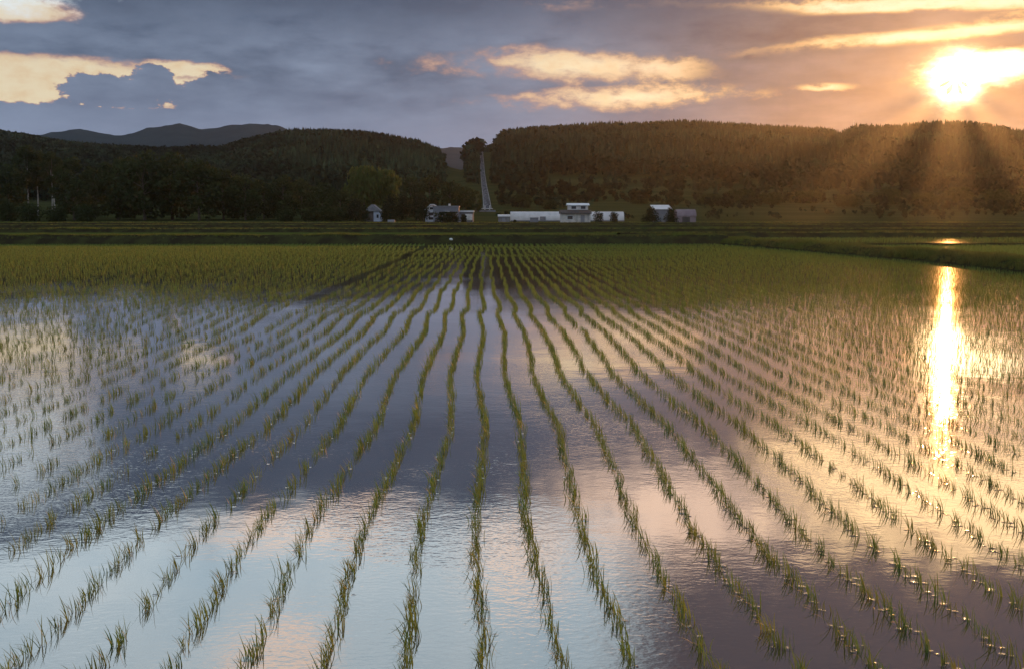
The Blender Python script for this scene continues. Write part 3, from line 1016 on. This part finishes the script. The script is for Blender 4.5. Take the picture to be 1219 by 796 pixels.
for i, (px, top, w, D, lb) in enumerate(birches):
    tree('birch_tree', 'birch', px, top, 240, w, D, lb, 80 + i, 'birches at the left')
tree('willow_tree', 'willow', 432, 200, 250, 46, 395, 'pale green drooping willow behind the blue walled house', 90)
tree('willow_tree', 'willow', 458, 204, 250, 40, 402, 'pale green drooping tree just right of the willow behind the blue walled house', 91)
darks = [(424, 236, 26, 352, 'low dark evergreen left of the blue walled house'), (466, 231, 26, 356, 'dark evergreen right of the blue walled house'), (480, 229, 26, 362, 'dark evergreen, middle of the clump right of the blue walled house'),
         (497, 230, 26, 356, 'dark evergreen next to the pale two storey house'), (504, 234, 18, 312, 'narrow dark evergreen overlapping the left edge of the pale two storey house'),
         (434, 244, 16, 325, 'small dark evergreen covering the left half of the blue walled house'), (459, 240, 18, 335, 'short dark evergreen against the right wall of the blue walled house')]
for i, (px, top, w, D, lb) in enumerate(darks):
    tree('evergreen_tree', 'dark', px, top, 260, w, D, lb, 100 + i, 'evergreens among the houses')
mids = [(512, 208, 30, 470, 'loose green tree behind the pale two storey house'), (536, 214, 30, 465, 'round tree behind the grey flat roofed building'), (554, 222, 26, 440, 'dark tree just left of the foot of the road'),
        (490, 212, 34, 480, 'loose green tree behind the dark evergreen clump'), (567, 226, 14, 425, 'narrow dark tree against the left side of the road')]
for i, (px, top, w, D, lb) in enumerate(mids):
    tree('broadleaf_tree', 'broad', px, top, 250, w, D, lb, 120 + i, 'trees behind the houses')
bushes = [(713, 251, 15, 296, 'bush', 'large round dark bush right of the white house'), (731, 252.5, 12.5, 300, 'bush', 'small round dark bush before the right end of the greenhouse'),
          (613, 262, 4, 300, 'bush', 'tiny dark bush before the left end of the greenhouse'), (533, 253, 34, 292, 'bush', 'low wide dark bush in front of the grey building'), (552, 255, 9, 288, 'bush', 'small dark bush against the white panel truck')]
for i, (px, top, w, D, k, lb) in enumerate(bushes):
    tree('garden_bush', k, px, top, 265, w, D, lb, 140 + i, 'bushes by the buildings', cat='bush')
for i, (px, top, w, D, lb) in enumerate([(775, 245, 21, 262, 'broad dark conical evergreen left of the white roofed barn'), (799, 245, 17, 262, 'narrow dark conical evergreen between the two barns')]):
    tree('conical_evergreen', 'cone', px, top, 266, w, D, lb, 150 + i, 'conical evergreens by the barns')
lows = [(8, 238, 30, 352), (35, 243, 34, 350), (66, 246, 30, 346), (100, 244, 30, 344), (340, 250, 26, 345), (372, 248, 34, 345), (398, 247, 28, 347)]
for i, (px, top, w, D) in enumerate(lows):
    tree('hedge_bush', 'bush', px, top, 260, w, D, f'low dark hedge bush, {ordinal(i + 1)} from the left along the foot of the trees', 160 + i, 'hedge bushes below the trees', M_LEAF, cat='bush')
rights = [(622, 231, 24, 480), (655, 238, 18, 470), (760, 236, 22, 520), (845, 232, 30, 520), (880, 226, 34, 560), (915, 230, 30, 540), (960, 228, 34, 560), (1010, 232, 30, 520), (1055, 226, 34, 560), (1100, 230, 30, 520), (1140, 224, 34, 560), (1185, 226, 36, 540), (1225, 222, 36, 560)]
for i, (px, top, w, D) in enumerate(rights):
    tree('hedgerow_tree', 'broad', px, top, 250, w, D, f'dim hedgerow tree, {ordinal(i + 1)} from the left below the right hand hill', 180 + i, 'hedgerow trees below the right hill')


# ------------------------------------------------------------------ buildings
def spot(px, D):
    return tan_at(px, 260) * D, D


def window(parent, x0, x1, z0, z1, y):
    f = MB()
    t = (x1 - x0) * 0.10
    f.box(x0 - t, x1 + t, y - 0.06, y - 0.004, z0 - t, z0).box(x0 - t, x1 + t, y - 0.06, y - 0.004, z1, z1 + t).box(x0 - t, x0, y - 0.06, y - 0.004, z0, z1).box(x1, x1 + t, y - 0.06, y - 0.004, z0, z1)
    o = f.build('window', M_TRIM, parent)
    MB().box(x0, x1, y - 0.03, y - 0.006, z0, z1).build('pane', M_GLASS, o)


K = 300 / F_PX                                           # metres per photo pixel at 300 m
# white farmhouse before the greenhouse
x, y = spot(686, 300)
h = thing('farm_house', 'white farmhouse with dark lower roof and smaller upper storey before the long greenhouse', 'house', (x, y, 0))
MB().box(-4.0, 3.9, 0, 6, 0, 2.5).build('wall', M_WHITE, h)
MB().prism_x([(-0.8, 2.45), (-0.8, 2.6), (1.7, 3.5), (6.6, 3.5), (6.6, 2.45)], -4.3, 4.2).build('roof', M_ROOFD, h)
MB().box(-2.0, 3.4, 1.8, 5.6, 3.503, 4.75).build('upper_wall', M_WHITE, h)
MB().prism_x([(1.3, 4.75), (3.7, 5.35), (6.1, 4.75)], -2.4, 3.8).build('upper_roof', M_ROOFW, h)
window(h, -1.2, 0.1, 3.75, 4.55, 1.8)
window(h, 1.4, 2.7, 3.75, 4.55, 1.8)
window(h, -2.4, -1.0, 0.95, 1.85, 0.0)
d_ = MB().box(1.2, 2.3, -0.07, -0.003, 0, 2.1).build('door', M_DOOR, h)
MB().box(2.1, 2.18, -0.13, -0.072, 0.95, 1.1).build('handle', M_TRIM, d_)
MB().box(0.15, 0.25, -0.05, -0.003, 0, 2.42).box(3.2, 3.3, -0.05, -0.003, 0, 2.42).build('corner_board', M_GREY, h)
# long greenhouse
x, y = spot(608, 345)
x1, _ = spot(743, 345)
L = x1 - x
h = thing('greenhouse', 'long white plastic greenhouse tunnel stretching behind the white farmhouse', 'greenhouse', (x, y, land(x, y)))
arc = [(2.9 * math.cos(a), 3.05 * math.sin(a) ** 0.8) for a in np.linspace(math.pi, 0, 15)]
cover = MB()
a_ = [[cover.bm.verts.new((xx, yy + 3, zz)) for yy, zz in arc] for xx in np.linspace(0, L, 60)]
for r0, r1 in zip(a_, a_[1:]):
    for j in range(14):
        cover.bm.faces.new((r0[j], r0[j + 1], r1[j + 1], r1[j]))
cover.build('cover', M_PLASTIC, h)
MB().prism_x([(yy + 3, zz) for yy, zz in arc], -0.06, -0.004).build('end_wall', M_PLASTIC, h)
MB().prism_x([(yy + 3, zz) for yy, zz in arc], L + 0.004, L + 0.06).build('end_wall', M_PLASTIC, h)
MB().box(0, L, 0.02, 0.06, 0, 0.32).build('base_rail', M_GREY, h)
MB().box(9.2, 11.0, -0.05, 0.05, 0.33, 1.5).build('vent_flap', M_ROOFG, h)
# small shed
x, y = spot(600, 330)
h = thing('shed', 'small shed with a bright flat roof at the left end of the greenhouse', 'shed', (x, y, 0))
MB().box(-1.7, 1.7, 0, 2.4, 0, 1.6).build('wall', M_ROOFG, h)
MB().prism_x([(-0.3, 1.6), (-0.3, 2.0), (2.7, 2.25), (2.7, 1.6)], -1.85, 1.85).build('roof', M_ROOFW, h)
MB().box(-0.6, 0.4, -0.05, -0.003, 0, 1.4).build('door', M_DOOR, h)
# equipment box
x, y = spot(636, 298)
h = thing('equipment_box', 'small blue grey box standing in the grass before the greenhouse', 'box', (x, y, 0))
MB().box(-1.1, 1.1, 0, 1.2, 0.12, 1.3, 0.05).build('body', M_GREY, h)
MB().box(-1.2, 1.2, -0.08, 1.28, 1.302, 1.42).build('lid', M_ROOFG, h)
MB().box(-0.95, -0.75, 0.1, 1.1, 0, 0.118).box(0.75, 0.95, 0.1, 1.1, 0, 0.118).build('foot', M_ROOFD, h)
# barn with pale roof
x, y = spot(789, 270)
h = thing('barn', 'tall grey barn with a pale sloping metal roof between two conical evergreens', 'barn', (x, y, 0))
MB().prism_x([(0, 0), (0, 3.45), (5, 4.35), (5, 0)], -1.95, 1.85).build('wall', M_GREY, h)
MB().prism_x([(-0.35, 3.42), (-0.35, 3.56), (5.3, 4.62), (5.3, 4.42)], -2.35, 2.3).build('roof', M_ROOFW, h)
MB().box(-0.9, 1.0, -0.06, -0.003, 0, 2.3).build('door', M_ROOFG, h)
# curved roof barn
x, y = spot(818, 270)
h = thing('quonset_barn', 'low mauve barn with a rounded steel roof right of the conical evergreens', 'barn', (x, y, 0))
MB().box(-2.4, 2.2, 0, 5, 0, 1.75).build('wall', M_MAUVE, h)
MB().prism_x([(-0.15, 1.753)] + [(2.5 - 2.65 * math.cos(a), 1.76 + 1.75 * math.sin(a)) for a in np.linspace(0.12, math.pi - 0.12, 10)] + [(5.15, 1.753)], -2.5, 2.3).build('roof', M_MAUVE, h)
MB().box(-1.2, 0.7, -0.06, -0.003, 0, 1.6).build('door', M_ROOFD, h)
# blue walled house, left
x, y = spot(444, 345)
h = thing('cottage', 'small house with pale blue wall and grey gable roof among the evergreens', 'house', (x, y, 0))
MB().box(0.2, 2.4, 0, 6, 0, 3.3).build('wall', M_PALEBLUE, h)
MB().prism([(-3.0, 3.2), (-0.4, 5.4), (0.1, 5.4), (2.9, 3.1), (2.5, 3.305), (0.2, 3.305)], -0.5, 6.5).build('roof', M_ROOFG, h)
MB().box(-2.2, 0.195, 0.2, 5.8, 0, 3.2).build('side_wing', M_ROOFD, h)
window(h, 1.1, 1.8, 1.2, 2.3, 0.0)
# pale two storey house
x, y = spot(514, 325)
h = thing('two_storey_house', 'pale two storey house with a white gable, left of the grey flat building', 'house', (x, y, 0))
MB().box(-1.9, 1.5, 0, 6, 0, 3.5).build('wall', M_PALEBLUE, h)
MB().prism([(-1.9, 3.503), (-0.2, 5.0), (0.6, 5.0), (1.5, 4.2), (1.5, 3.503)], 0.05, 5.9).build('gable', M_WHITE, h)
MB().prism([(-2.3, 3.3), (-0.3, 5.05), (0.7, 5.05), (2.7, 3.9), (2.7, 4.1), (0.75, 5.3), (-0.35, 5.3), (-2.4, 3.5)], -0.4, 0.045).build('roof', M_ROOFW, h)
window(h, -0.6, 0.5, 3.7, 4.4, 0.05)
window(h, -1.0, 0.7, 2.0, 2.9, 0.0)
window(h, -1.0, 0.7, 0.7, 1.5, 0.0)
# grey flat building
x, y = spot(532, 312)
h = thing('flat_roofed_building', 'plain grey flat roofed building with one small window and a low bush before it', 'building', (x, y, 0))
MB().box(-3.9, 3.4, 0, 7, 0, 4.4).build('wall', M_GREY, h)
MB().box(-4.05, 3.55, -0.15, 7.15, 4.403, 4.7).build('roof', M_ROOFG, h)
MB().box(0.4, 1.0, 2, 2.6, 4.703, 5.3).build('chimney', M_WHITE, h)
window(h, -0.4, 0.6, 2.0, 3.1, 0.0)
# garage with pale roof
x, y = spot(553, 318)
h = thing('garage', 'low garage with a bright roof edge right of the grey flat building', 'garage', (x, y, 0))
MB().box(-2.8, 2.6, 0, 5, 0, 2.95).build('wall', M_ROOFG, h)
MB().box(-3.0, 2.8, -0.4, 5.2, 2.953, 3.4).build('roof', M_ROOFW, h)
MB().box(-2.6, -0.2, -0.06, -0.003, 0, 2.2).build('door', M_DOOR, h)
x, y = spot(558, 295)
h = thing('panel_truck', 'white box truck parked in front of the low garage', 'truck', (x, y, 0))
MB().box(-0.95, 0.95, 0, 3.4, 0.7, 2.35, 0.06).build('cargo_box', M_WHITE, h)
MB().prism_x([(3.45, 0.55), (3.45, 2.0), (4.6, 1.95), (5.0, 1.25), (5.0, 0.55)], -0.85, 0.85).build('cab', M_WHITE, h)
for wx in (-0.75, 0.75):
    for wy in (0.8, 4.2):
        MB().tube([(wx - 0.12, wy, 0.36), (wx + 0.12, wy, 0.36)], [0.36, 0.36], 16).build('wheel', M_ROOFD, h)
# pale heap under the evergreens
x, y = spot(466, 322)
h = tag(MB().prism_x([(-0.5, 0), (-0.45, 0.5), (0.0, 0.75), (0.5, 0.6), (0.6, 0)], -1.1, 1.0).build('covered_heap', M_WHITE, None, (x, y, 0)), 'low pale covered heap under the dark evergreens right of the blue walled house', 'heap')
h.data.materials.clear(); h.data.materials.append(M_ROOFG)
# white rails at the foot of the road
x, y = rt_(430) * 428, 428
h = thing('guard_rail', 'white guard rail on two posts at the foot of the climbing road', 'guard rail', (x, y, road_z(430) - 0.1))
MB().box(-2.2, 2.2, -0.08, 0.08, 0.35, 0.65, 0.02).build('rail', M_WHITE, h)
for px_ in (-0.9, 0.95):
    MB().box(px_ - 0.2, px_ + 0.2, 0.09, 0.4, 0.0, 1.7, 0.03).build('post', M_WHITE, h)
MB().box(-3.2, 3.2, 0.1, 1.5, -3.6, -0.02).build('abutment', M_ROOFG, h)
# mast on the ridge
d = RIDGE_D - 10
x = tan_at(1016, 155) * d
h = thing('mast', 'thin pale mast rising above the trees in the dip of the right ridge', 'mast', (x, d, land(x, d)))
top = zat(143.5, d, 1016) - land(x, d)
MB().tube([(0, 0, 0), (0, 0, top * 0.5), (0, 0, top)], [0.42, 0.34, 0.26], 8).build('pole', M_WHITE, h)
MB().box(-0.9, 0.9, -0.1, 0.1, top * 0.8, top * 0.8 + 0.25).build('crossarm', M_WHITE, h)
# white bag on the far bank
bm = bmesh.new()
bmesh.ops.create_icosphere(bm, subdivisions=3, radius=0.10)
for vv in bm.verts:
    n_ = mnoise.fractal(vv.co * 9, 1.0, 2.0, 3)
    vv.co *= 1 + 0.22 * n_
    vv.co.x *= 1.25; vv.co.z *= 0.9
    if vv.co.z < -0.07:
        vv.co.z = -0.07
    k = max(0.0, vv.co.x - 0.10)
    vv.co.y *= 1 - min(0.8, k * 9); vv.co.z *= 1 - min(0.6, k * 7)
me = bpy.data.meshes.new('plastic_sack'); bm.to_mesh(me); bm.free()
for p in me.polygons:
    p.use_smooth = True
o = link('plastic_sack', me, M_BAG)
bx = tan_at(537, 286) * (FAR_D + 0.35)
o.location = (bx, FAR_D + 0.22, 0.33)
tag(o, 'small white sack lying on the dark far bank beyond the rice rows', 'sack')

# ------------------------------------------------------------------ the air
hz = MB().box(-3300, 3300, -55, 3350, -6.0, 236.0).build('haze', None)
mh = bpy.data.materials.new('haze'); mh.use_nodes = True
N = Nodes(mh.node_tree)
pv = N.new('ShaderNodeVolumePrincipled')
pv.inputs['Color'].default_value = (0.84, 0.92, 1.0, 1)
pv.inputs['Density'].default_value = 3.2e-5
pv.inputs['Anisotropy'].default_value = 0.82
o_ = N.new('ShaderNodeOutputMaterial')
N.put(o_.inputs['Volume'], pv.outputs[0])
hz.data.materials.append(mh)
tag(hz, kind='stuff')

# added cloud-like blockers in the sun's glare: their fingers cut the light into rays in the hazy air
def ray_blockers(fingers, dist, seed):
    right = Vector((math.cos(R(SUN_AZ)), -math.sin(R(SUN_AZ)), 0)); upv = right.cross(sd)
    if upv.z < 0:
        upv = -upv
    c0 = Vector((0, 0, H_CAM)) + sd * dist
    for k, (p0, p1, r0, r1) in enumerate(fingers):
        bm = bmesh.new()
        pm = R((p0 + p1) / 2); half = R((p1 - p0) / 2)
        bmesh.ops.create_icosphere(bm, subdivisions=5, radius=1.0)
        for v_ in bm.verts:
            x, y, z = v_.co
            f = (y + 1) / 2
            rho = r0 + (r1 - r0) * f
            wdt = half * min(rho, 60 + 0.05 * rho) * 1.25 * (1 - 0.7 * f ** 4)
            q = Vector((x * wdt, rho, z * wdt * 0.8))
            n_ = mnoise.fractal(q * 0.06 + Vector((seed + k * 7.0, 0, 0)), 0.8, 2.1, 5)
            q.x *= 1 + 0.45 * n_; q.y += 6 * n_; q.z *= 1 + 0.4 * n_
            # turn from straight down by the angle
            dirn = -upv * math.cos(pm) + right * math.sin(pm)
            side = right * math.cos(pm) + upv * math.sin(pm)
            v_.co = c0 + dirn * q.y + side * q.x + sd * q.z
        me = bpy.data.meshes.new('cloud'); bm.to_mesh(me); bm.free()
        for p in me.polygons:
            p.use_smooth = True
        tag(link('cloud', me, M_RAY_BLOCKER), kind='structure')  # added blocker shaped to cast sun rays, not part of the sky deck


M_RAY_BLOCKER = bpy.data.materials.new('ray_blocker'); M_RAY_BLOCKER.use_nodes = True
N = Nodes(M_RAY_BLOCKER.node_tree)
tr = N.new('ShaderNodeBsdfTranslucent'); tr.inputs[0].default_value = (0.95, 0.95, 0.95, 1)
tp = N.new('ShaderNodeBsdfTransparent')
mx = N.new('ShaderNodeMixShader'); mx.inputs[0].default_value = 0.70
N.put(mx.inputs[1], tp.outputs[0]); N.put(mx.inputs[2], tr.outputs[0])
o_ = N.new('ShaderNodeOutputMaterial'); N.put(o_.inputs[0], mx.outputs[0])
ray_blockers([(-36, -17, 10, 72), (12, 27, 10, 72), (44, 59, 10, 64), (-70, -54, 10, 64)], 4700.0, 3.0)
